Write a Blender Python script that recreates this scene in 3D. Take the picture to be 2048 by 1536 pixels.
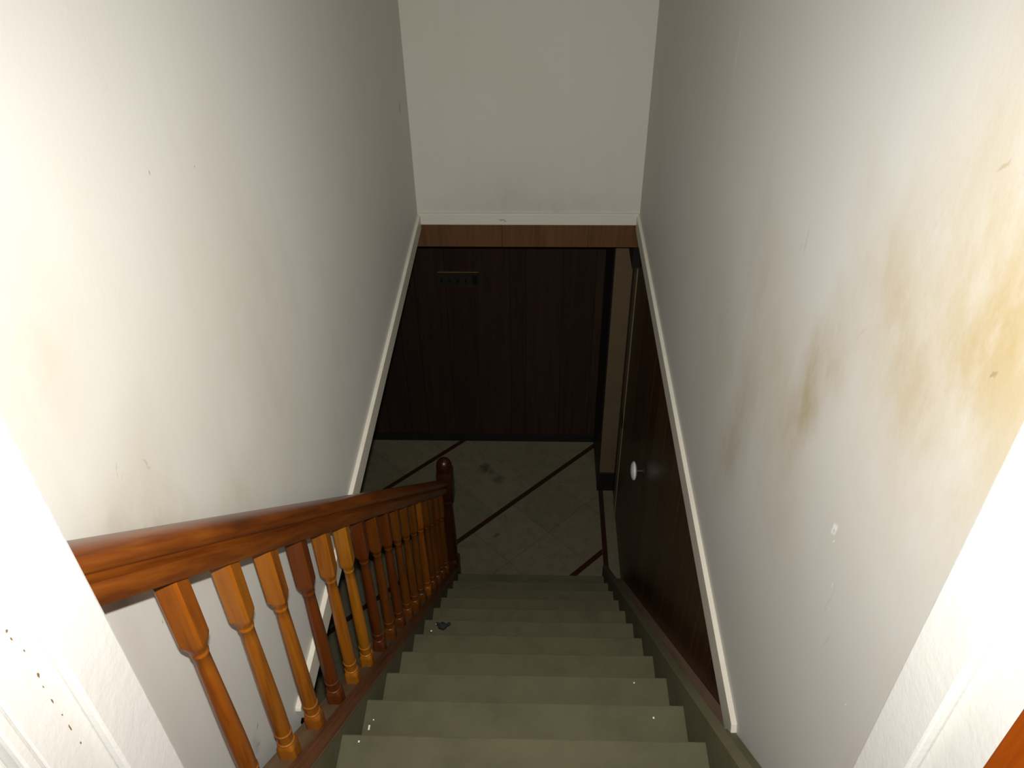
import bpy, bmesh, math, random
from mathutils import Matrix, Vector
random.seed(7)
S = bpy.context.scene
C = S.collection
for o in list(bpy.data.objects):
    bpy.data.objects.remove(o)

# ---------------------------------------------------------------- camera, light, exposure
OZ = 4.006                                   # camera height above the basement floor
RIGHT = Vector((0.99952524, 0.02852776, -0.01163858))
UP = Vector((-0.00882952, 0.62711921, 0.77887325))
FWD = Vector((-0.02951829, 0.77840071, -0.62707337))
cd = bpy.data.cameras.new('camera')
cam = bpy.data.objects.new('camera', cd)
C.objects.link(cam)
m = Matrix((RIGHT, UP, -FWD)).transposed().to_4x4()
m.translation = Vector((0, 0, OZ))
cam.matrix_world = m
cd.sensor_width = 36.0
cd.sensor_fit = 'HORIZONTAL'
cd.lens = 36.0 * 1676.3 / 2048.0
cd.clip_start = 0.02
S.camera = cam

w = bpy.data.worlds.new('world')
S.world = w
w.use_nodes = True
w.node_tree.nodes['Background'].inputs[0].default_value = (0.9, 0.92, 1.0, 1)
w.node_tree.nodes['Background'].inputs[1].default_value = 0.015

# the on-camera flash that lit the photograph
ld = bpy.data.lights.new('camera_flash', 'AREA')
ld.shape = 'RECTANGLE'
ld.size, ld.size_y = 0.022, 0.009
ld.energy = 22.0
ld.spread = math.radians(108)
ld.color = (1.0, 0.98, 0.945)
lo = bpy.data.objects.new('camera_flash', ld)
C.objects.link(lo)
lm = m.copy()
lm.translation = Vector((0, 0, OZ)) + UP * 0.052 - RIGHT * 0.004
lo.matrix_world = lm

vs = S.view_settings
vs.view_transform = 'Standard'
vs.look = 'None'
vs.exposure = 0.0
vs.gamma = 1.0
vs.use_curve_mapping = False

# ---------------------------------------------------------------- geometry constants
SL, SR = -0.4345, 0.3862                     # stair treads run between these
XL, XR = -0.5607, 0.4670                     # plastered stairwell walls
XP = 0.505                                   # panelled wall below the right-hand wall
DE = 3.510                                   # white end wall
YB = 4.344                                   # basement back wall
Y0, Z0, RUN, RISE = 0.97094, 2.2002, 0.20386, 0.2
ZT, ZB = OZ - 1.820, OZ - 1.893              # trim strips top / bottom
def nose(y):                                 # height of the nosing line
    return Z0 - (y - Y0) * RISE / RUN

# ---------------------------------------------------------------- helpers
def newmesh(name, bm, mat=None, parent=None, loc=None, smooth=False):
    me = bpy.data.meshes.new(name)
    if loc is not None:
        bmesh.ops.translate(bm, verts=bm.verts, vec=-Vector(loc))
    bmesh.ops.recalc_face_normals(bm, faces=bm.faces)
    bm.to_mesh(me)
    bm.free()
    if smooth:
        for p in me.polygons:
            p.use_smooth = True
    o = bpy.data.objects.new(name, me)
    C.objects.link(o)
    if mat:
        me.materials.append(mat)
    if loc is not None:
        o.location = loc
    if parent:
        o.parent = parent
        o.matrix_parent_inverse = Matrix.Translation(-Vector(parent_world(parent)))
    return o

def parent_world(p):
    v = Vector(p.location)
    if p.parent:
        return Vector(p.location)            # locations below are kept in world terms
    return v

def empty(name, loc=(0, 0, 0)):
    o = bpy.data.objects.new(name, None)
    o.empty_display_size = 0.1
    o.location = loc
    C.objects.link(o)
    return o

def struct(o):
    o['kind'] = 'structure'
    return o

def tag(o, label, cat, group=None):
    o['label'] = label
    o['category'] = cat
    if group:
        o['group'] = group
    return o

def box(bm, x0, x1, y0, y1, z0, z1, bev=0.0):
    vs_ = [bm.verts.new(p) for p in ((x0, y0, z0), (x1, y0, z0), (x1, y1, z0), (x0, y1, z0),
                                     (x0, y0, z1), (x1, y0, z1), (x1, y1, z1), (x0, y1, z1))]
    fs = [bm.faces.new([vs_[i] for i in f]) for f in ((0, 3, 2, 1), (4, 5, 6, 7), (0, 1, 5, 4), (1, 2, 6, 5), (2, 3, 7, 6), (3, 0, 4, 7))]
    if bev:
        es = list({e for f in fs for e in f.edges})
        bmesh.ops.bevel(bm, geom=es, offset=bev, segments=2, affect='EDGES', profile=0.6)
    return bm

def B(x0, x1, y0, y1, z0, z1, bev=0.0):
    return box(bmesh.new(), x0, x1, y0, y1, z0, z1, bev)

def prism_x(poly, x0, x1, bm=None, bev=0.0):
    """polygon in (y, z) extruded along x"""
    bm = bm or bmesh.new()
    a = [bm.verts.new((x0, y, z)) for y, z in poly]
    b = [bm.verts.new((x1, y, z)) for y, z in poly]
    n = len(poly)
    fs = [bm.faces.new(a), bm.faces.new(b[::-1])]
    for i in range(n):
        fs.append(bm.faces.new((a[i], a[(i + 1) % n], b[(i + 1) % n], b[i])))
    if bev:
        bmesh.ops.recalc_face_normals(bm, faces=bm.faces)
        bmesh.ops.bevel(bm, geom=list(bm.edges), offset=bev, segments=2, affect='EDGES', profile=0.6)
    return bm

def prism_z(poly, z0, z1, bm=None):
    bm = bm or bmesh.new()
    a = [bm.verts.new((x, y, z0)) for x, y in poly]
    b = [bm.verts.new((x, y, z1)) for x, y in poly]
    n = len(poly)
    bm.faces.new(a)
    bm.faces.new(b[::-1])
    for i in range(n):
        bm.faces.new((a[i], a[(i + 1) % n], b[(i + 1) % n], b[i]))
    return bm

def sweep_slope(prof, ya, yb, zf):
    """closed profile (x, v) carried along the stair slope with plumb ends; zf(y) gives the base height"""
    bm = bmesh.new()
    ring = []
    N = 14
    for k in range(N + 1):
        y = ya + (yb - ya) * k / N
        ring.append([bm.verts.new((x, y, zf(y) + v)) for x, v in prof])
    n = len(prof)
    for k in range(N):
        for i in range(n):
            bm.faces.new((ring[k][i], ring[k][(i + 1) % n], ring[k + 1][(i + 1) % n], ring[k + 1][i]))
    bm.faces.new(ring[0])
    bm.faces.new(ring[-1][::-1])
    return bm

def loft(secs, N=24):
    """secs: (z, half width, squareness 0..1); a turned and squared post"""
    bm = bmesh.new()
    rings = []
    for z, r, sq in secs:
        ring = []
        for i in range(N):
            a = 2 * math.pi * (i + 0.5) / N
            c, s = math.cos(a), math.sin(a)
            rs = min(r / max(abs(c), abs(s)), r * 1.36)
            rr = r * (1 - sq) + rs * sq
            ring.append(bm.verts.new((rr * c, rr * s, z)))
        rings.append(ring)
    for k in range(len(rings) - 1):
        for i in range(N):
            bm.faces.new((rings[k][i], rings[k][(i + 1) % N], rings[k + 1][(i + 1) % N], rings[k + 1][i]))
    bm.faces.new(rings[0][::-1])
    bm.faces.new(rings[-1])
    return bm

def shade_auto(o, ang=35):
    me = o.data
    for p in me.polygons:
        p.use_smooth = True
    bm = bmesh.new()
    bm.from_mesh(me)
    for e in bm.edges:
        if len(e.link_faces) == 2 and e.calc_face_angle(0) > math.radians(ang):
            e.smooth = False
    bm.to_mesh(me)
    bm.free()
    return o

# ---------------------------------------------------------------- materials
class NT:
    def __init__(self, name):
        self.m = bpy.data.materials.new(name)
        self.m.use_nodes = True
        self.t = self.m.node_tree
        self.b = self.t.nodes['Principled BSDF']
        self.tc = self.t.nodes.new('ShaderNodeTexCoord')
    def n(self, typ, **kw):
        d = self.t.nodes.new(typ)
        for k, v in kw.items():
            setattr(d, k, v)
        return d
    def l(self, a, b):
        self.t.links.new(a, b)
    def math(self, op, a, b=None, clamp=False):
        d = self.n('ShaderNodeMath', operation=op, use_clamp=clamp)
        for i, v in enumerate((a, b)):
            if v is None:
                continue
            if isinstance(v, (int, float)):
                d.inputs[i].default_value = v
            else:
                self.l(v, d.inputs[i])
        return d.outputs[0]
    def mapping(self, scale=(1, 1, 1), loc=(0, 0, 0), src=None, rot=(0, 0, 0)):
        d = self.n('ShaderNodeMapping')
        d.inputs['Scale'].default_value = scale
        d.inputs['Location'].default_value = loc
        d.inputs['Rotation'].default_value = rot
        self.l(src or self.tc.outputs['Object'], d.inputs['Vector'])
        return d.outputs[0]
    def noise(self, scale, detail=4, rough=0.55, vec=None, dist=0.0):
        d = self.n('ShaderNodeTexNoise')
        d.inputs['Scale'].default_value = scale
        d.inputs['Detail'].default_value = detail
        d.inputs['Roughness'].default_value = rough
        d.inputs['Distortion'].default_value = dist
        self.l(vec or self.tc.outputs['Object'], d.inputs['Vector'])
        return d.outputs['Fac']
    def ramp(self, fac, stops):
        d = self.n('ShaderNodeValToRGB')
        e = d.color_ramp.elements
        while len(e) < len(stops):
            e.new(0.5)
        for i, (p, c) in enumerate(stops):
            e[i].position = p
            e[i].color = (*c, 1) if len(c) == 3 else c
        self.l(fac, d.inputs[0])
        return d.outputs[0]
    def remap(self, fac, a, b, c=0.0, d=1.0, smooth=True):
        r = self.n('ShaderNodeMapRange')
        r.interpolation_type = 'SMOOTHSTEP' if smooth else 'LINEAR'
        self.l(fac, r.inputs[0])
        for i, v in enumerate((a, b, c, d)):
            r.inputs[i + 1].default_value = v
        return r.outputs[0]
    def mix(self, fac, a, b, mode='MIX'):
        d = self.n('ShaderNodeMix', data_type='RGBA', blend_type=mode)
        for s, v in ((d.inputs[0], fac), (d.inputs[6], a), (d.inputs[7], b)):
            if isinstance(v, (int, float)):
                s.default_value = v
            elif isinstance(v, tuple):
                s.default_value = (*v, 1)
            else:
                self.l(v, s)
        return d.outputs[2]
    def bump(self, h, strength, dist=0.01):
        d = self.n('ShaderNodeBump')
        d.inputs['Strength'].default_value = strength
        d.inputs['Distance'].default_value = dist
        self.l(h, d.inputs['Height'])
        self.l(d.outputs[0], self.b.inputs['Normal'])
    def blob(self, y, z, ry, rz, warp, rot=0.0, soft=0.25, axis='x'):
        """soft elliptical patch on an x = const wall; returns 0..1"""
        d = self.n('ShaderNodeMapping')
        d.vector_type = 'TEXTURE'
        d.inputs['Location'].default_value = (0, y, z) if axis == 'x' else (y, 0, z)
        d.inputs['Rotation'].default_value = (rot, 0, 0) if axis == 'x' else (0, -rot, 0)
        d.inputs['Scale'].default_value = (1000, ry, rz) if axis == 'x' else (ry, 1000, rz)
        self.l(warp, d.inputs['Vector'])
        ln = self.n('ShaderNodeVectorMath', operation='LENGTH')
        self.l(d.outputs[0], ln.inputs[0])
        return self.remap(ln.outputs['Value'], 1.0, soft, 0.0, 1.0)
    def set(self, col=None, rough=0.5, spec=0.5, coat=0.0):
        if col is not None:
            if isinstance(col, tuple):
                self.b.inputs['Base Color'].default_value = (*col, 1)
            else:
                self.l(col, self.b.inputs['Base Color'])
        if isinstance(rough, (int, float)):
            self.b.inputs['Roughness'].default_value = rough
        else:
            self.l(rough, self.b.inputs['Roughness'])
        self.b.inputs['Specular IOR Level'].default_value = spec
        self.b.inputs['Coat Weight'].default_value = coat
        self.b.inputs['Coat Roughness'].default_value = 0.15
        return self.m

def warped(t, amt, scale=6.0):
    d = t.n('ShaderNodeTexNoise')
    d.inputs['Scale'].default_value = scale
    d.inputs['Detail'].default_value = 4
    t.l(t.tc.outputs['Object'], d.inputs['Vector'])
    s = t.n('ShaderNodeVectorMath', operation='SUBTRACT')
    s.inputs[1].default_value = (0.5, 0.5, 0.5)
    t.l(d.outputs['Color'], s.inputs[0])
    k = t.n('ShaderNodeVectorMath', operation='SCALE')
    k.inputs['Scale'].default_value = amt
    t.l(s.outputs[0], k.inputs[0])
    a = t.n('ShaderNodeVectorMath', operation='ADD')
    t.l(t.tc.outputs['Object'], a.inputs[0])
    t.l(k.outputs[0], a.inputs[1])
    return a.outputs[0]

def wall_paint(name, base=(0.62, 0.605, 0.56), stains=(), marks=(), scuffs=(), axis='x'):
    t = NT(name)
    cloud = t.noise(1.6, 5, 0.6)
    col = t.mix(t.remap(cloud, 0.38, 0.72, 0.0, 0.45), base, tuple(c * f for c, f in zip(base, (0.93, 0.91, 0.86))))
    streak = t.noise(1.0, 5, 0.6, vec=t.mapping((14, 14, 1.6)))
    col = t.mix(t.remap(streak, 0.52, 0.8, 0, 0.25), col, tuple(c * f for c, f in zip(base, (0.86, 0.84, 0.8))))
    if stains:
        wv = warped(t, 0.22, 4.0)
        grit = t.noise(9, 6, 0.7, vec=t.mapping((1, 1, 0.5)))
        for (y, z, ry, rz, s, rgb, rot) in stains:
            f = t.math('MULTIPLY', t.blob(y, z, ry, rz, wv, rot, 0.0, axis), t.remap(grit, 0.3, 0.68, 0.35 * s, s))
            col = t.mix(f, col, rgb)
    if marks or scuffs:
        wv2 = warped(t, 0.022, 45.0)
        for (y, z, ry, rz, s, rgb, rot) in list(marks) + list(scuffs):
            col = t.mix(t.math('MULTIPLY', t.blob(y, z, ry, rz, wv2, rot, 0.35, axis), s), col, rgb)
    t.bump(t.noise(120, 3, 0.6), 0.06, 0.003)
    return t.set(col, 0.62, 0.3)

def painted(name, col, rough=0.45, var=0.1, dirt=None, spec=0.4):
    t = NT(name)
    n1 = t.noise(7, 6, 0.65)
    c = t.mix(t.remap(n1, 0.35, 0.75), col, tuple(v * (1 - var) for v in col))
    if dirt:
        c = t.mix(t.remap(t.noise(26, 5, 0.7), 0.60, 0.78, 0, 0.6), c, dirt)
    t.bump(t.noise(60, 4, 0.6), 0.15, 0.004)
    return t.set(c, rough, spec)

def wood(name, dark, mid, light, axis=2, rough=0.32, coat=0.3, scale=1.0, rnd=True, slope=0.0, spec=0.4):
    t = NT(name)
    sc = [34 * scale] * 3
    sc[axis] = 2.2 * scale
    src = t.tc.outputs['Object']
    if rnd:
        oi = t.n('ShaderNodeObjectInfo')
        v = t.n('ShaderNodeVectorMath', operation='SCALE')
        v.inputs[0].default_value = (7, 5, 3)
        t.l(oi.outputs['Random'], v.inputs['Scale'])
        a = t.n('ShaderNodeVectorMath', operation='ADD')
        t.l(src, a.inputs[0])
        t.l(v.outputs[0], a.inputs[1])
        src = a.outputs[0]
    if slope:
        src = t.mapping((1, 1, 1), src=src, rot=(slope, 0, 0))
    g1 = t.noise(1.0, 6, 0.65, vec=t.mapping(tuple(sc), src=src), dist=0.6)
    g2 = t.noise(1.0, 3, 0.5, vec=t.mapping(tuple(s * 5 for s in sc), src=src))
    f = t.math('ADD', t.math('MULTIPLY', g1, 0.78), t.math('MULTIPLY', g2, 0.22))
    c = t.ramp(f, [(0.30, dark), (0.5, mid), (0.70, light)])
    if rnd:
        hv = t.n('ShaderNodeHueSaturation')
        t.l(t.math('ADD', t.math('MULTIPLY', oi.outputs['Random'], 0.35), 0.82), hv.inputs['Value'])
        t.l(t.math('ADD', t.math('MULTIPLY', oi.outputs['Random'], 0.02), 0.49), hv.inputs['Hue'])
        t.l(c, hv.inputs['Color'])
        c = hv.outputs[0]
    t.bump(f, 0.12, 0.003)
    return t.set(c, rough, spec, coat)

STAIN = (0.40, 0.30, 0.13)
GREY = (0.42, 0.40, 0.35)
CHIP = (0.80, 0.80, 0.78)
M = {}
M['wall_r'] = wall_paint('white_wall_right', base=(0.585, 0.572, 0.535),
    stains=[(1.10, 3.14, 0.11, 0.34, 0.75, (0.38, 0.30, 0.16), 0.22), (1.13, 3.02, 0.10, 0.20, 0.5, (0.36, 0.28, 0.15), 0.2),
            (1.46, 2.70, 0.13, 0.34, 0.60, (0.38, 0.31, 0.19), 0.2), (1.30, 2.95, 0.60, 0.30, 0.35, STAIN, 0.6),
            (0.685, 3.54, 0.10, 0.20, 0.9, (0.40, 0.26, 0.07), 0.3), (0.68, 3.47, 0.40, 0.34, 0.60, STAIN, 0.4),
            (0.76, 3.60, 0.30, 0.26, 0.50, (0.44, 0.34, 0.15), 0.3), (0.92, 3.38, 0.34, 0.14, 0.45, STAIN, 0.5),
            (1.75, 2.70, 0.40, 0.5, 0.3, (0.40, 0.34, 0.22), 0.2), (0.80, 3.25, 0.3, 0.2, 0.3, STAIN, 0.4)],
    marks=[(1.306, 3.28, 0.006, 0.04, 0.40, GREY, 0.0), (1.325, 3.255, 0.004, 0.02, 0.35, GREY, 0.3),
           (0.806, 3.645, 0.004, 0.018, 0.5, (0.35, 0.30, 0.16), 0.6), (0.687, 3.467, 0.003, 0.012, 0.7, (0.28, 0.22, 0.12), 0.5),
           (0.835, 2.90, 0.003, 0.05, 0.25, GREY, 0.2), (0.80, 2.84, 0.003, 0.045, 0.22, GREY, 0.15),
           (1.0, 3.30, 0.003, 0.03, 0.3, GREY, 0.5), (0.76, 3.66, 0.002, 0.03, 0.35, GREY, 0.9), (0.90, 3.52, 0.002, 0.05, 0.25, GREY, 0.2)],
    scuffs=[(0.893, 3.002, 0.008, 0.021, 0.95, CHIP, 0.35), (0.8935, 2.999, 0.0035, 0.009, 0.6, (0.45, 0.44, 0.40), 0.35), (0.881, 2.984, 0.004, 0.006, 0.9, CHIP, 0.2),
            (0.84, 2.93, 0.0018, 0.008, 0.8, CHIP, 0.1), (0.826, 2.885, 0.0015, 0.006, 0.6, CHIP, 0.1), (0.69, 2.834, 0.002, 0.009, 0.8, CHIP, 0.3),
            (2.05, 3.36, 0.006, 0.10, 0.35, CHIP, 0.05)])
M['wall_l'] = wall_paint('white_wall_left',
    stains=[(0.90, 2.98, 0.55, 0.13, 0.50, (0.42, 0.36, 0.24), -0.78), (0.80, 3.06, 0.40, 0.05, 0.55, (0.36, 0.33, 0.26), -0.78), (0.72, 3.50, 0.2, 0.2, 0.30, STAIN, 0.2),
            (0.82, 3.17, 0.22, 0.18, 0.30, (0.42, 0.36, 0.24), 0.0), (0.868, 2.385, 0.035, 0.05, 0.75, (0.22, 0.20, 0.19), 0.5),
            (1.35, 3.0, 0.4, 0.6, 0.22, STAIN, 0.2), (1.9, 2.6, 0.5, 0.4, 0.25, GREY, 0.2)],
    marks=[(0.786, 3.215, 0.0018, 0.016, 0.55, GREY, -0.5), (0.793, 3.199, 0.0016, 0.010, 0.4, GREY, -0.9), (0.852, 3.165, 0.0025, 0.020, 0.5, (0.38, 0.33, 0.22), 0.35),
           (1.118, 3.492, 0.0018, 0.005, 0.8, (0.1, 0.09, 0.08), 0), (1.272, 3.432, 0.0018, 0.005, 0.8, (0.1, 0.09, 0.08), 0),
           (3.31, 2.76, 0.02, 0.03, 0.5, (0.2, 0.18, 0.15), 0), (0.745, 2.94, 0.002, 0.004, 0.8, (0.15, 0.13, 0.1), 0),
           (0.874, 2.405, 0.006, 0.004, 0.7, (0.1, 0.09, 0.09), 0.4), (0.858, 2.37, 0.008, 0.003, 0.6, (0.15, 0.13, 0.12), -0.6)])
M['wall_e'] = wall_paint('white_wall_end', base=(0.54, 0.52, 0.45), axis='y',
    stains=[(-0.05, 2.20, 0.9, 0.16, 0.5, (0.36, 0.34, 0.29), 0.0), (-0.12, 2.32, 0.4, 0.2, 0.3, (0.40, 0.38, 0.34), 0.0)])
M['ceil'] = painted('ceiling_paint', (0.6, 0.59, 0.55), 0.7)
M['trim'] = painted('white_trim_paint', (0.66, 0.62, 0.52), 0.4, 0.1, (0.42, 0.33, 0.2))
M['base'] = wall_paint('white_baseboard_paint', base=(0.56, 0.54, 0.465), axis='y', marks=[(-0.17, 2.165, 0.022, 0.005, 0.7, (0.12, 0.10, 0.08), 0.1), (-0.155, 2.158, 0.012, 0.004, 0.6, (0.12, 0.10, 0.08), -0.3)])
M['jamb'] = painted('white_gloss_paint', (0.57, 0.56, 0.525), 0.45, 0.05, spec=0.25)
M['chip'] = painted('paint_chip_wood', (0.16, 0.09, 0.03), 0.6)
M['tread'] = painted('green_grey_stair_paint', (0.107, 0.098, 0.057), 0.7, 0.22, spec=0.06)
M['stringer'] = painted('green_stringer_paint', (0.135, 0.122, 0.070), 0.65, 0.2, spec=0.1)
M['rail'] = wood('varnished_rail_wood', (0.055, 0.011, 0.0012), (0.150, 0.036, 0.0025), (0.245, 0.070, 0.005), axis=1, rough=0.33, coat=0.1, rnd=False, slope=0.773)
M['bal'] = wood('varnished_baluster_wood', (0.11, 0.026, 0.002), (0.23, 0.066, 0.004), (0.29, 0.096, 0.006), axis=2, rough=0.34, coat=0.12)
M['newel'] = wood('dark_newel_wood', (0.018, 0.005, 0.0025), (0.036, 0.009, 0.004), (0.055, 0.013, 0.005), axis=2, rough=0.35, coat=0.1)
M['bal_red_dim'] = wood('redder_dimmed_baluster_wood', (0.050, 0.013, 0.002), (0.110, 0.030, 0.003), (0.145, 0.044, 0.004), axis=2, rough=0.36, coat=0.06)  # redder tone, darkened as well to paint in falloff down the stairs
M['cap'] = wood('stained_curb_wood', (0.07, 0.026, 0.011), (0.12, 0.048, 0.021), (0.16, 0.068, 0.030), axis=1, rough=0.45, coat=0.0, rnd=False, slope=0.776, spec=0.25)
M['plate'] = wood('dusty_curb_plate_wood', (0.10, 0.062, 0.03), (0.15, 0.095, 0.05), (0.19, 0.125, 0.07), axis=1, rough=0.6, coat=0, rnd=False, slope=0.776, spec=0.2)
M['panel'] = wood('dark_wall_panelling', (0.034, 0.016, 0.007), (0.060, 0.028, 0.011), (0.088, 0.043, 0.017), axis=2, rough=0.36, coat=0.05, spec=0.3)
M['groove'] = painted('panel_groove', (0.15, 0.088, 0.040), 0.7)
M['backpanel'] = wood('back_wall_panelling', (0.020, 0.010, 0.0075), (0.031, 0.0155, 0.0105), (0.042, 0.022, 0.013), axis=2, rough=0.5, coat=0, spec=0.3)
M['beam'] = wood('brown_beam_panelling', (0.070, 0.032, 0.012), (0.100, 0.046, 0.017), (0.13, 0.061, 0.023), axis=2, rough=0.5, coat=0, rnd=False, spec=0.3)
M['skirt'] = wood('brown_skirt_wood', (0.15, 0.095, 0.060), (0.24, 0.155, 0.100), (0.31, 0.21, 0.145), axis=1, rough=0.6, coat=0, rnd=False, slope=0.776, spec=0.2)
M['black'] = painted('dark_base_wood_and_gap_shade', (0.012, 0.009, 0.008), 0.5)
M['beige'] = painted('beige_board', (0.125, 0.088, 0.045), 0.6, 0.15)
M['edge'] = painted('pale_strip_wood', (0.20, 0.15, 0.085), 0.55, 0.15)
M['stripe'] = painted('dark_red_tile', (0.036, 0.012, 0.007), 0.5, 0.25, spec=0.2)
M['slab'] = painted('floor_mortar', (0.11, 0.095, 0.065), 0.8)
M['knob'] = painted('white_porcelain', (0.72, 0.72, 0.72), 0.15, 0.02)
M['plug'] = painted('tarnished_plate', (0.026, 0.019, 0.011), 0.4, 0.3)
M['dark'] = painted('black_plastic', (0.008, 0.008, 0.008), 0.4)
M['brass'] = painted('brass_edge', (0.17, 0.11, 0.03), 0.4)
M['debris'] = painted('dark_debris', (0.012, 0.011, 0.010), 0.8)
M['fleck'] = painted('white_paint_fleck', (0.78, 0.77, 0.74), 0.5)
M['door'] = wood('orange_door_wood', (0.15, 0.026, 0.0005), (0.21, 0.040, 0.0008), (0.26, 0.055, 0.001), axis=2, rough=0.5, coat=0.0, rnd=False, spec=0.12)

def tile_mat():
    t = NT('mottled_beige_tile')
    oi = t.n('ShaderNodeObjectInfo')
    n1 = t.noise(14, 6, 0.7)
    n2 = t.noise(70, 4, 0.7)
    f = t.math('ADD', t.math('MULTIPLY', n1, 0.6), t.math('MULTIPLY', n2, 0.4))
    c = t.ramp(f, [(0.28, (0.105, 0.096, 0.058)), (0.5, (0.155, 0.138, 0.086)), (0.72, (0.200, 0.170, 0.112))])
    hv = t.n('ShaderNodeHueSaturation')
    t.l(t.math('ADD', t.math('MULTIPLY', oi.outputs['Random'], 0.16), 0.92), hv.inputs['Value'])
    t.l(c, hv.inputs['Color'])
    # worn dark stains
    wv = warped(t, 0.06, 30.0)
    def spot(x, y, r):
        d = t.n('ShaderNodeMapping')
        d.vector_type = 'TEXTURE'
        d.inputs['Location'].default_value = (x, y, 0)
        d.inputs['Scale'].default_value = (r, r, 1000)
        t.l(wv, d.inputs['Vector'])
        ln = t.n('ShaderNodeVectorMath', operation='LENGTH')
        t.l(d.outputs[0], ln.inputs[0])
        return t.remap(ln.outputs['Value'], 1.0, 0.3)
    col = hv.outputs[0]
    for x, y, r, s in ((-0.346, 4.067, 0.05, 0.75), (-0.30, 4.02, 0.04, 0.5), (-0.246, 3.95, 0.05, 0.5), (-0.245, 3.472, 0.02, 0.7)):
        col = t.mix(t.math('MULTIPLY', spot(x, y, r), s), col, (0.045, 0.045, 0.03))
    t.bump(n2, 0.1, 0.003)
    return t.set(col, 0.55, 0.2)
M['tile'] = tile_mat()

# ---------------------------------------------------------------- room shell
# basement floor: slab, diagonal tiles in pairs of rows between dark red stripes
floor = struct(newmesh('floor', B(-2.6, 1.2, -0.6, YB + 0.12, -0.12, -0.006), M['slab']))

def clip(poly, x0, x1, y0, y1):
    for ax, v, sgn in ((0, x0, 1), (0, x1, -1), (1, y0, 1), (1, y1, -1)):
        out = []
        for i in range(len(poly)):
            a, b = poly[i], poly[(i + 1) % len(poly)]
            da, db = sgn * (a[ax] - v), sgn * (b[ax] - v)
            if da >= 0:
                out.append(a)
            if da * db < 0:
                k = da / (da - db)
                out.append((a[0] + (b[0] - a[0]) * k, a[1] + (b[1] - a[1]) * k))
        poly = out
        if len(poly) < 3:
            return []
    return poly

def area(p):
    return abs(sum(p[i][0] * p[(i + 1) % len(p)][1] - p[(i + 1) % len(p)][0] * p[i][1] for i in range(len(p)))) / 2

R2 = math.sqrt(0.5)
def uv(u, v):
    return ((u + v) * R2, (v - u) * R2)
def lay(name, u0, u1, v0, v1, mat, dz=0.0, lim=(-2.5, 0.409, 1.5, YB)):
    p = clip([uv(u0, v0), uv(u1, v0), uv(u1, v1), uv(u0, v1)], *lim)
    if p and area(p) > 0.0015:
        newmesh(name, prism_z(p, -0.006, dz), mat, floor)
U1, PER, SW, J = -2.754, 0.6725, 0.030, 0.0012
TU = (PER - SW) / 2
VS = 0.3375
for k in range(-2, 5):
    us = U1 - k * PER                         # centre of a stripe
    lay('tile_stripe', us - SW / 2, us + SW / 2, -1.5, 5.0, M['stripe'], 0.0005)
    off = 2.869 if k % 2 else 2.737
    for row in range(2):
        u0 = us - SW / 2 - (row + 1) * TU
        for q in range(-14, 7):
            v0 = off + q * VS
            lay('tile', u0 + J, u0 + TU - J, v0 + J, v0 + VS - J, M['tile'], random.uniform(-0.0006, 0.0004))
newmesh('tile_stripe', B(0.411, 0.439, 1.5, 3.90, -0.006, 0.0005), M['stripe'], floor)
for k in range(8):
    y0 = 1.5 + k * 0.3
    newmesh('tile', B(0.441, XP, y0 + J, y0 + 0.3 - J, -0.006, 0.0), M['tile'], floor)

# back wall, planks with recessed joints
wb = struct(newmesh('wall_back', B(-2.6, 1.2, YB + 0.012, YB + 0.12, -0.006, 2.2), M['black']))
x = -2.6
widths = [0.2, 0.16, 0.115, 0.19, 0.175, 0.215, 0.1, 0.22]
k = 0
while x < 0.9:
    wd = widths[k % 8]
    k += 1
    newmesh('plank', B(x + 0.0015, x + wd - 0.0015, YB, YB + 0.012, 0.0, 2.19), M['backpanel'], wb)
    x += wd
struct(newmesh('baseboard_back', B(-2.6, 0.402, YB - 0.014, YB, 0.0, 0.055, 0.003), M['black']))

# stairwell plaster walls (upper), with the bottom edge stepping at the stair head
struct(newmesh('wall_left', prism_x([(0.30, 1.95), (1.045, 1.95), (1.045, ZB), (DE, ZB), (DE, 5.1), (0.30, 5.1)], XL - 0.10, XL), M['wall_l']))
wrt = struct(newmesh('wall_right', prism_x([(0.30, 1.95), (1.030, 1.95), (1.030, ZB), (DE, ZB), (DE, 5.1), (0.30, 5.1)], XR, XR + 0.13), M['wall_r']))
for pts in ([(1.030, 2.100), (1.030, 2.124), (1.018, 2.134), (1.006, 2.140), (1.012, 2.118)],
            [(0.985, 2.150), (0.984, 2.172), (0.968, 2.188), (0.945, 2.214), (0.918, 2.236), (0.940, 2.200)]):
    newmesh('torn_gap_shade', prism_x(pts, XR - 0.0006, XR + 0.001), M['black'], wrt)  # black slivers paint in the shade of the gap at the torn edge
struct(newmesh('wall_far', B(XL - 0.10, XR + 0.13, DE, DE + 0.11, OZ - 1.868, 5.1), M['wall_e']))
struct(newmesh('ceiling', B(XL - 0.10, XR + 0.13, 0.30, DE + 0.11, 5.0, 5.1), M['ceil']))
# white baseboard on the end wall and strips along the side wall bottoms
struct(newmesh('baseboard_far', B(XL + 0.008, XR - 0.006, DE - 0.012, DE, OZ - 1.869, OZ - 1.812, 0.003), M['base']))
struct(newmesh('trim_1', prism_x([(1.050, ZB + 0.012), (1.072, ZB), (DE - 0.002, ZB), (DE - 0.002, ZT), (1.040, ZT), (1.036, ZT - 0.008)], XL, XL + 0.014, bev=0.002), M['trim']))
struct(newmesh('trim_2', prism_x([(1.030, ZB + 0.006), (1.044, ZB), (DE - 0.002, ZB), (DE - 0.002, ZT), (1.022, ZT), (1.012, ZT - 0.02)], XR - 0.014, XR, bev=0.002), M['trim']))

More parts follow.
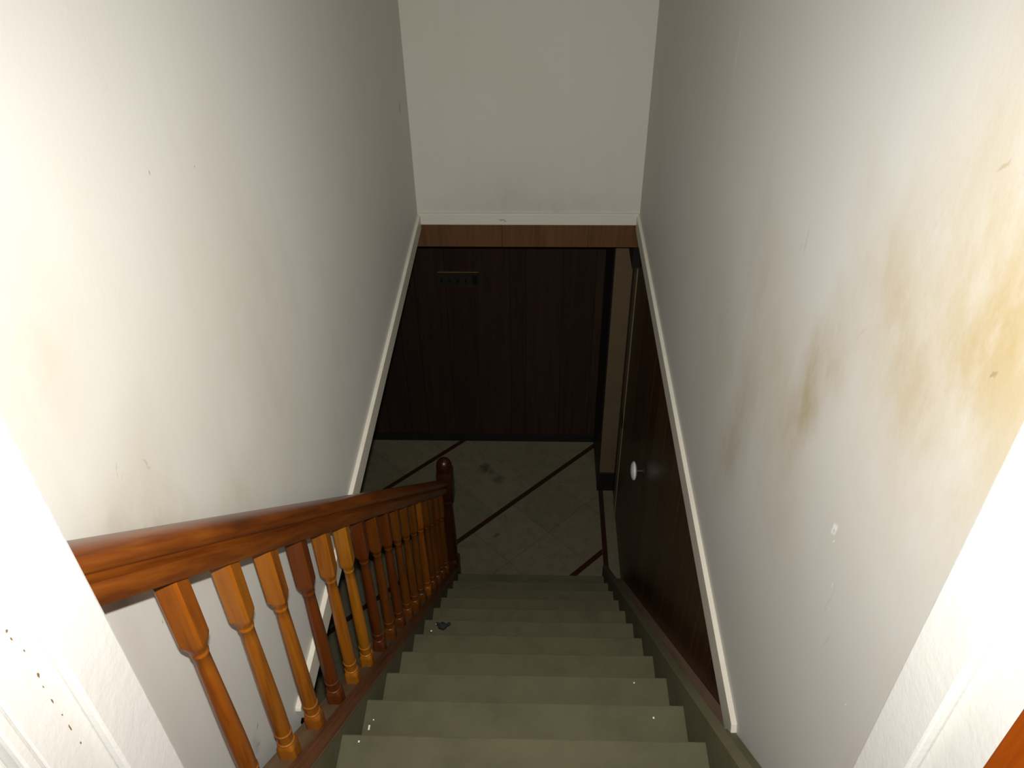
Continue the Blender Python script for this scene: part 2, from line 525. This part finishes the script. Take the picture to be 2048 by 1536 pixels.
# panelled beam under the end wall
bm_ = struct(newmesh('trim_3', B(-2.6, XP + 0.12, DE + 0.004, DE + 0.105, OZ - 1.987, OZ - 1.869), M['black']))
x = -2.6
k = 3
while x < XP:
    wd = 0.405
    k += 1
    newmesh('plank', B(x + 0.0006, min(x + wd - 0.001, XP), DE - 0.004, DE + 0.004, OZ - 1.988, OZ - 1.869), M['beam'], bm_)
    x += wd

# panelled wall under the right-hand plaster wall
wr = struct(newmesh('wall_panelled', B(XP + 0.0016, XP + 0.12, 0.30, 3.87, -0.006, ZB), M['groove']))
gr = [0.70, 0.95, 1.19, 1.39, 1.59, 1.748, 1.866, 2.057, 2.232, 2.448, 2.668, 2.85, 2.965, 3.155, 3.33, 3.545, 3.66]
for a, b in zip(gr[:-1], gr[1:]):
    newmesh('plank', B(XP, XP + 0.0018, a + 0.0020, b - 0.0020, 0.0, ZB - 0.001), M['panel'], wr)
newmesh('plank', B(XP + 0.0004, XP + 0.0018, 3.764, 3.865, 0.0, 2.0), M['black'], wr)
# pale upright strip at the far end of the panelling, broken by a dark catch
st = struct(newmesh('trim_4', prism_x([(3.664, 0.0), (3.762, 0.0), (3.762, 0.735), (3.745, 0.755), (3.745, 0.80), (3.762, 0.83), (3.762, 1.80), (3.664, 1.80)], XP - 0.004, XP + 0.010), M['edge']))
newmesh('catch', B(XP - 0.010, XP - 0.004, 3.655, 3.766, 0.735, 0.80, 0.002), M['dark'], st)
# dark head over it
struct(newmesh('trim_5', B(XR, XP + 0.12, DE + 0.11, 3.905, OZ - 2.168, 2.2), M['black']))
# short return at the corner: pale face, dark side, dark base block
wc = struct(newmesh('wall_corner', B(0.407, XP + 0.12, 3.888, YB, 0.0, 2.2), M['black']))
newmesh('board', B(0.4085, XP + 0.001, 3.876, 3.888, 0.155, 2.1, 0.001), M['beige'], wc)
newmesh('corner_bead', B(0.400, 0.4085, 3.872, YB - 0.014, 0.0, 2.1, 0.001), M['black'], wc)
newmesh('base_block', B(0.400, XP + 0.001, 3.864, 3.888, 0.0, 0.155, 0.003), M['black'], wc)

# basement ceiling and the closing wall on the left, upper landing
struct(newmesh('ceiling', B(-2.6, XL - 0.10, -0.6, DE, ZB - 0.0, ZB + 0.1), M['ceil']))
struct(newmesh('ceiling', B(-2.6, 1.2, DE + 0.105, YB + 0.12, 2.2, 2.3), M['ceil']))
wl = struct(newmesh('wall_basement_left', B(-2.7, -2.6, -0.6, YB + 0.12, -0.12, 2.3), M['backpanel']))
struct(newmesh('wall_basement_front', B(-2.6, 1.2, -0.7, -0.6, -0.12, 2.3), M['backpanel']))
FL = Z0 + 2 * RISE                            # landing level
struct(newmesh('floor', B(-1.6, 1.6, -2.4, 0.535, FL - 0.22, FL), M['door']))

# ---------------------------------------------------------------- door frame at the stair head
JL, JR = -0.409, 0.3576
struct(newmesh('wall_front', box(box(B(-1.6, JL - 0.03, 0.35, 0.466, FL, 5.1), JR + 0.03, 1.6, 0.35, 0.466, FL, 5.1), JL - 0.03, JR + 0.03, 0.35, 0.466, FL + 2.06, 5.1), M['wall_l']))
dr = struct(empty('door_1', (0, 0.40, FL)))
for s, xi in ((-1, JL), (1, JR)):
    o1, o2 = sorted((xi + s * 0.003, xi + s * 0.030))
    # jamb lining with the wide stop planted on it
    a, b = sorted((xi, xi + s * 0.012))
    newmesh('door_stop', B(a, b, 0.405, 0.474, FL, FL + 2.03, 0.003), M['jamb'], dr)
    a, b = sorted((xi + s * 0.012, xi + s * 0.030))
    newmesh('door_jamb', B(a, b, 0.346, 0.474, FL, FL + 2.04, 0.002), M['jamb'], dr)
# left casing: two stepped boards on the room side
newmesh('casing', B(JL - 0.095, JL - 0.013, 0.330, 0.346, FL, FL + 2.1, 0.004), M['jamb'], dr)
newmesh('casing', B(JL - 0.090, JL - 0.026, 0.318, 0.330, FL, FL + 2.1, 0.004), M['jamb'], dr)
newmesh('casing', B(JR + 0.046, JR + 0.110, 0.330, 0.350, FL, FL + 2.1, 0.004), M['jamb'], dr)
newmesh('door_head', B(JL - 0.030, JR + 0.030, 0.346, 0.474, FL + 2.04, FL + 2.06, 0.002), M['jamb'], dr)
# orange varnished door standing open against the right side
leaf = newmesh('door_leaf', B(JR + 0.004, JR + 0.039, -0.42, 0.343, FL + 0.01, FL + 2.02, 0.002), M['door'], dr)
leaf['label'] = 'orange varnished door leaf'
# bare wood where paint has rubbed off the left rebate
for i in range(9):
    zc = 3.445 - i * 0.022 + random.uniform(-0.008, 0.008)
    yc = 0.384 + random.uniform(0, 0.005)
    h = random.uniform(0.003, 0.010)
    n5 = 6
    ph = random.uniform(0, 1)
    wy = random.uniform(0.0006, 0.0016)
    newmesh('paint_chip', prism_x([(yc + wy * math.cos(6.283 * (j + ph) / n5) * random.uniform(0.5, 1.2), zc + 0.5 * h * math.sin(6.283 * (j + ph) / n5) * random.uniform(0.5, 1.2)) for j in range(n5)], JL - 0.0125, JL - 0.0115), M['chip'], dr)

# ---------------------------------------------------------------- staircase
stair = tag(empty('staircase', (0, Y0, 0)), 'steep wooden staircase painted worn grey-green, dropping to the tiled floor', 'staircase')
for n in range(-1, 11):
    yn, zn = Y0 + n * RUN, Z0 - n * RISE
    newmesh('tread', B(SL, SR, yn - RUN - 0.03, yn, zn - 0.030, zn, 0.004), M['tread'], stair)
    newmesh('riser', B(SL, SR, yn - 0.050, yn - 0.030, zn - RISE + (0.001 if n < 10 else 0.0), zn - 0.030), M['tread'], stair)
def band(y0, y1, top, bot, cut=None):
    pts = [(y0, nose(y0) + top), (y1, nose(y1) + top)]
    lo = nose(y1) + bot
    if lo < 0.0:
        ye = y0 + 0.0
        yz = Y0 + (Z0 + bot) * RUN / RISE       # where the lower edge meets the floor
        pts += [(y1, 0.0), (yz, 0.0)]
    else:
        pts += [(y1, lo)]
    pts += [(y0, nose(y0) + bot)]
    return pts
newmesh('stringer', prism_x(band(0.56, 3.02, 0.030, -0.26), SL - 0.026, SL, bev=0.002), M['stringer'], stair)
newmesh('stringer', prism_x(band(0.56, 3.09, 0.072, -0.26), SR, SR + 0.026, bev=0.002), M['stringer'], stair)
sk = newmesh('skirt_board', prism_x(band(1.035, 3.09, -0.042, -0.12), SR + 0.0265, XP - 0.001), M['skirt'], stair)
newmesh('filler_board', prism_x(band(0.56, 1.033, 0.005, -0.10), SR + 0.0265, XR - 0.002), M['stringer'], stair)
# flecks of white paint on the treads
for fx, fy, n, r in ((-0.417, 1.097, 1, 0.0022), (-0.409, 1.118, 1, 0.0015), (-0.393, 0.954, 0, 0.0018), (0.305, 1.139, 1, 0.002),
                     (-0.375, 1.80, 4, 0.0025), (0.29, 1.36, 2, 0.0018), (-0.36, 1.83, 4, 0.0018)):
    f = newmesh('paint_fleck', B(fx - r, fx + r, fy - r * (3 if fx == -0.417 else 1.2), fy + r * (3 if fx == -0.417 else 1.2), Z0 - n * RISE - 0.0003, Z0 - n * RISE + 0.0006), M['fleck'], stair)

# ---------------------------------------------------------------- balustrade
XB = -0.480
bal = tag(empty('stair_balustrade', (XB, 3.06, 0)), 'orange-brown varnished balustrade with turned balusters along the left of the stairs', 'railing')
plate_z = lambda y: nose(y) + 0.030
newmesh('curb_plate', sweep_slope([(XB - 0.036, 0.0005), (SL + 0.006, 0.0005), (SL + 0.006, 0.014), (XB - 0.036, 0.014)], 0.53, 3.02, plate_z), M['plate'], bal)
newmesh('curb_moulding', sweep_slope([(XB + 0.0185, 0.013), (SL + 0.007, 0.013), (SL + 0.009, 0.018), (SL + 0.007, 0.024), (SL + 0.001, 0.0265), (SL - 0.0035, 0.0265), (SL - 0.0045, 0.0235), (SL - 0.007, 0.0235),
                                      (SL - 0.008, 0.0265), (SL - 0.0145, 0.0265), (SL - 0.0155, 0.0235), (SL - 0.0185, 0.0235), (SL - 0.0195, 0.0265), (XB + 0.0195, 0.0265), (XB + 0.0185, 0.024)], 0.53, 3.02, plate_z), M['cap'], bal)
SLP = 0.9765
rail_z = lambda y: OZ - 0.723 - (y - 0.522) * SLP
half = [(0.0, 0.0), (0.027, 0.0), (0.0285, 0.003), (0.0315, 0.030), (0.0305, 0.037), (0.0255, 0.041), (0.0205, 0.0445), (0.0215, 0.048), (0.0275, 0.0515),
        (0.0320, 0.056), (0.0335, 0.064), (0.0320, 0.074), (0.0270, 0.084), (0.0180, 0.0915), (0.0090, 0.0945), (0.0, 0.0955)]
prof = [(XB + a, v) for a, v in half] + [(XB - a, v) for a, v in half[-2:0:-1]]
shade_auto(newmesh('handrail', sweep_slope(prof, 0.4745, 3.03, rail_z), M['rail'], bal), 40)

H = 0.62
def bal_secs(top):
    s, r = 0.0178, 0.0
    return [(-0.016, s, 1), (0.048, s, 1), (0.0505, s * 0.99, 1), (0.058, 0.0168, 0.45), (0.061, 0.0160, 0.0),
            (0.063, 0.0172, 0), (0.0655, 0.0172, 0), (0.0675, 0.0150, 0), (0.072, 0.0152, 0), (0.090, 0.0158, 0), (0.093, 0.0160, 0),
            (0.0945, 0.0172, 0), (0.0975, 0.0172, 0), (0.0995, 0.0155, 0), (0.115, 0.0160, 0), (0.150, 0.0163, 0), (0.20, 0.0160, 0), (0.27, 0.0150, 0),
            (0.34, 0.0138, 0), (0.40, 0.0128, 0), (0.428, 0.0124, 0), (0.4305, 0.0138, 0), (0.434, 0.0140, 0), (0.4365, 0.0128, 0), (0.440, 0.0130, 0), (0.446, 0.0145, 0.25),
            (0.458, 0.0172, 0.75), (0.463, s * 0.99, 1), (0.467, s, 1), (top, s, 1)]
RED_DIMMED = (3, 6, 7, 8, 9, 10, 11, 13, 14, 15, 16)      # redder balusters; the far ones are also painted darker for flash falloff
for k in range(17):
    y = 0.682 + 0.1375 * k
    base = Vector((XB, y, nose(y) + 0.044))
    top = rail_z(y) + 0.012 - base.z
    o = shade_auto(newmesh('baluster', loft(bal_secs(top)), M['bal_red_dim'] if k in RED_DIMMED else M['bal'], None), 38)
    if k in RED_DIMMED:
        o['label'] = 'redder brown baluster, tone partly painted flash falloff'
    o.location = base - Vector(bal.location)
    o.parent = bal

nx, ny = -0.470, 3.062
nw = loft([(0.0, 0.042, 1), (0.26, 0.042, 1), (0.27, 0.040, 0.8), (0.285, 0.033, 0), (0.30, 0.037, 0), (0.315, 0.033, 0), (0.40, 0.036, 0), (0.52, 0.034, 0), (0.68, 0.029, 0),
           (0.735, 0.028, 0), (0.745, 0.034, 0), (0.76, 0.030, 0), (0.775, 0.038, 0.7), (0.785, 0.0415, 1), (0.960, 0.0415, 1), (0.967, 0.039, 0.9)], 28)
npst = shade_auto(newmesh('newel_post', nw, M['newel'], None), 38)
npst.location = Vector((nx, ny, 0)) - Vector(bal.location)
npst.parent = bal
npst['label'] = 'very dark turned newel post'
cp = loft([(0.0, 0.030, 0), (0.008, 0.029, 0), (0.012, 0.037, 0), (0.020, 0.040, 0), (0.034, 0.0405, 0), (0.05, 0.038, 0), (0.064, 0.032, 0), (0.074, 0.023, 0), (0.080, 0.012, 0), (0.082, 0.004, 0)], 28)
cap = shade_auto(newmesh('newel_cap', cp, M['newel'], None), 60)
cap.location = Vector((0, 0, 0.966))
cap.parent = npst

# ---------------------------------------------------------------- small things
# wide switch plate on the back wall
sw = tag(empty('switch_plate', (-0.483, YB, 1.318)), 'wide tarnished metal switch plate with dark openings high on the dark back wall', 'switch plate')
px0, px1, pz0, pz1 = -0.616, -0.350, 1.262, 1.374
newmesh('plate', B(px0, px1, YB - 0.006, YB, pz0, pz1, 0.002), M['plug'], sw)
e = newmesh('rim', B(px0 + 0.012, px1 - 0.006, YB - 0.012, YB - 0.005, pz1 - 0.003, pz1 + 0.001, 0.0005), M['brass'], sw)
e['label'] = 'bright brass top edge'
for i in range(4):
    cx = px0 + 0.034 + i * 0.049
    newmesh('toggle', B(cx - 0.006, cx + 0.006, YB - 0.016, YB - 0.005, 1.302, 1.33, 0.002), M['dark'], sw)
newmesh('socket', B(px1 - 0.044, px1 - 0.014, YB - 0.010, YB - 0.005, 1.285, 1.352, 0.003), M['dark'], sw)
op = tag(empty('outlet_plate', (-0.785, YB, 1.305)), 'small dark wall plate beside the left wall edge, left of the wide plate', 'outlet')
newmesh('plate', B(-0.820, -0.752, YB - 0.006, YB, 1.25, 1.36, 0.002), M['plug'], op)
for zc in (1.283, 1.327):
    newmesh('socket', B(-0.800, -0.772, YB - 0.009, YB - 0.005, zc - 0.014, zc + 0.014, 0.004), M['dark'], op)

# white round knob on the panelling
def disc(cx, cy, cz, secs, N=24):
    bm = bmesh.new()
    rings = []
    for xo, r in secs:
        rings.append([bm.verts.new((cx + xo, cy + r * math.cos(2 * math.pi * i / N), cz + r * math.sin(2 * math.pi * i / N))) for i in range(N)])
    for k in range(len(rings) - 1):
        for i in range(N):
            bm.faces.new((rings[k][i], rings[k][(i + 1) % N], rings[k + 1][(i + 1) % N], rings[k + 1][i]))
    bm.faces.new(rings[0])
    bm.faces.new(rings[-1][::-1])
    return bm
ky, kz = 2.82, 1.218
kb = tag(empty('wall_knob', (XP, ky, kz)), 'round white knob standing off the dark panelled wall on the right', 'knob')
shade_auto(newmesh('knob', disc(XP, ky, kz, [(-0.034, 0.012), (-0.036, 0.034), (-0.043, 0.045), (-0.051, 0.045), (-0.058, 0.034), (-0.062, 0.014)]), M['knob'], kb), 50)
newmesh('stem', disc(XP, ky, kz, [(0.0, 0.010), (-0.036, 0.009)]), M['backpanel'], kb)
newmesh('backplate', disc(XP, ky, kz, [(0.0, 0.024), (-0.004, 0.022), (-0.005, 0.016)]), M['plug'], kb)

# dark scrap on the fifth tread
def crumb(cx, cy, cz, r, seed):
    rd = random.Random(seed)
    bm = bmesh.new()
    bmesh.ops.create_icosphere(bm, subdivisions=2, radius=r)
    bmesh.ops.create_icosphere(bm, subdivisions=1, radius=r * 0.5, matrix=Matrix.Translation((r * 1.35, r * 0.5, 0)))
    bmesh.ops.create_icosphere(bm, subdivisions=1, radius=r * 0.45, matrix=Matrix.Translation((-r * 1.0, r * 0.6, 0)))
    for v in bm.verts:
        v.co *= rd.uniform(0.62, 1.15)
        v.co.z *= 0.45
    zmin = min(v.co.z for v in bm.verts)
    for v in bm.verts:
        v.co += Vector((cx, cy, cz - zmin))
    return bm
tag(newmesh('dirt_scrap', crumb(-0.336, 1.818, Z0 - 4 * RISE, 0.016, 3), M['debris'], loc=(-0.336, 1.818, Z0 - 4 * RISE)), 'dark crumpled scrap of dirt near the left end of a grey-green tread', 'scrap')
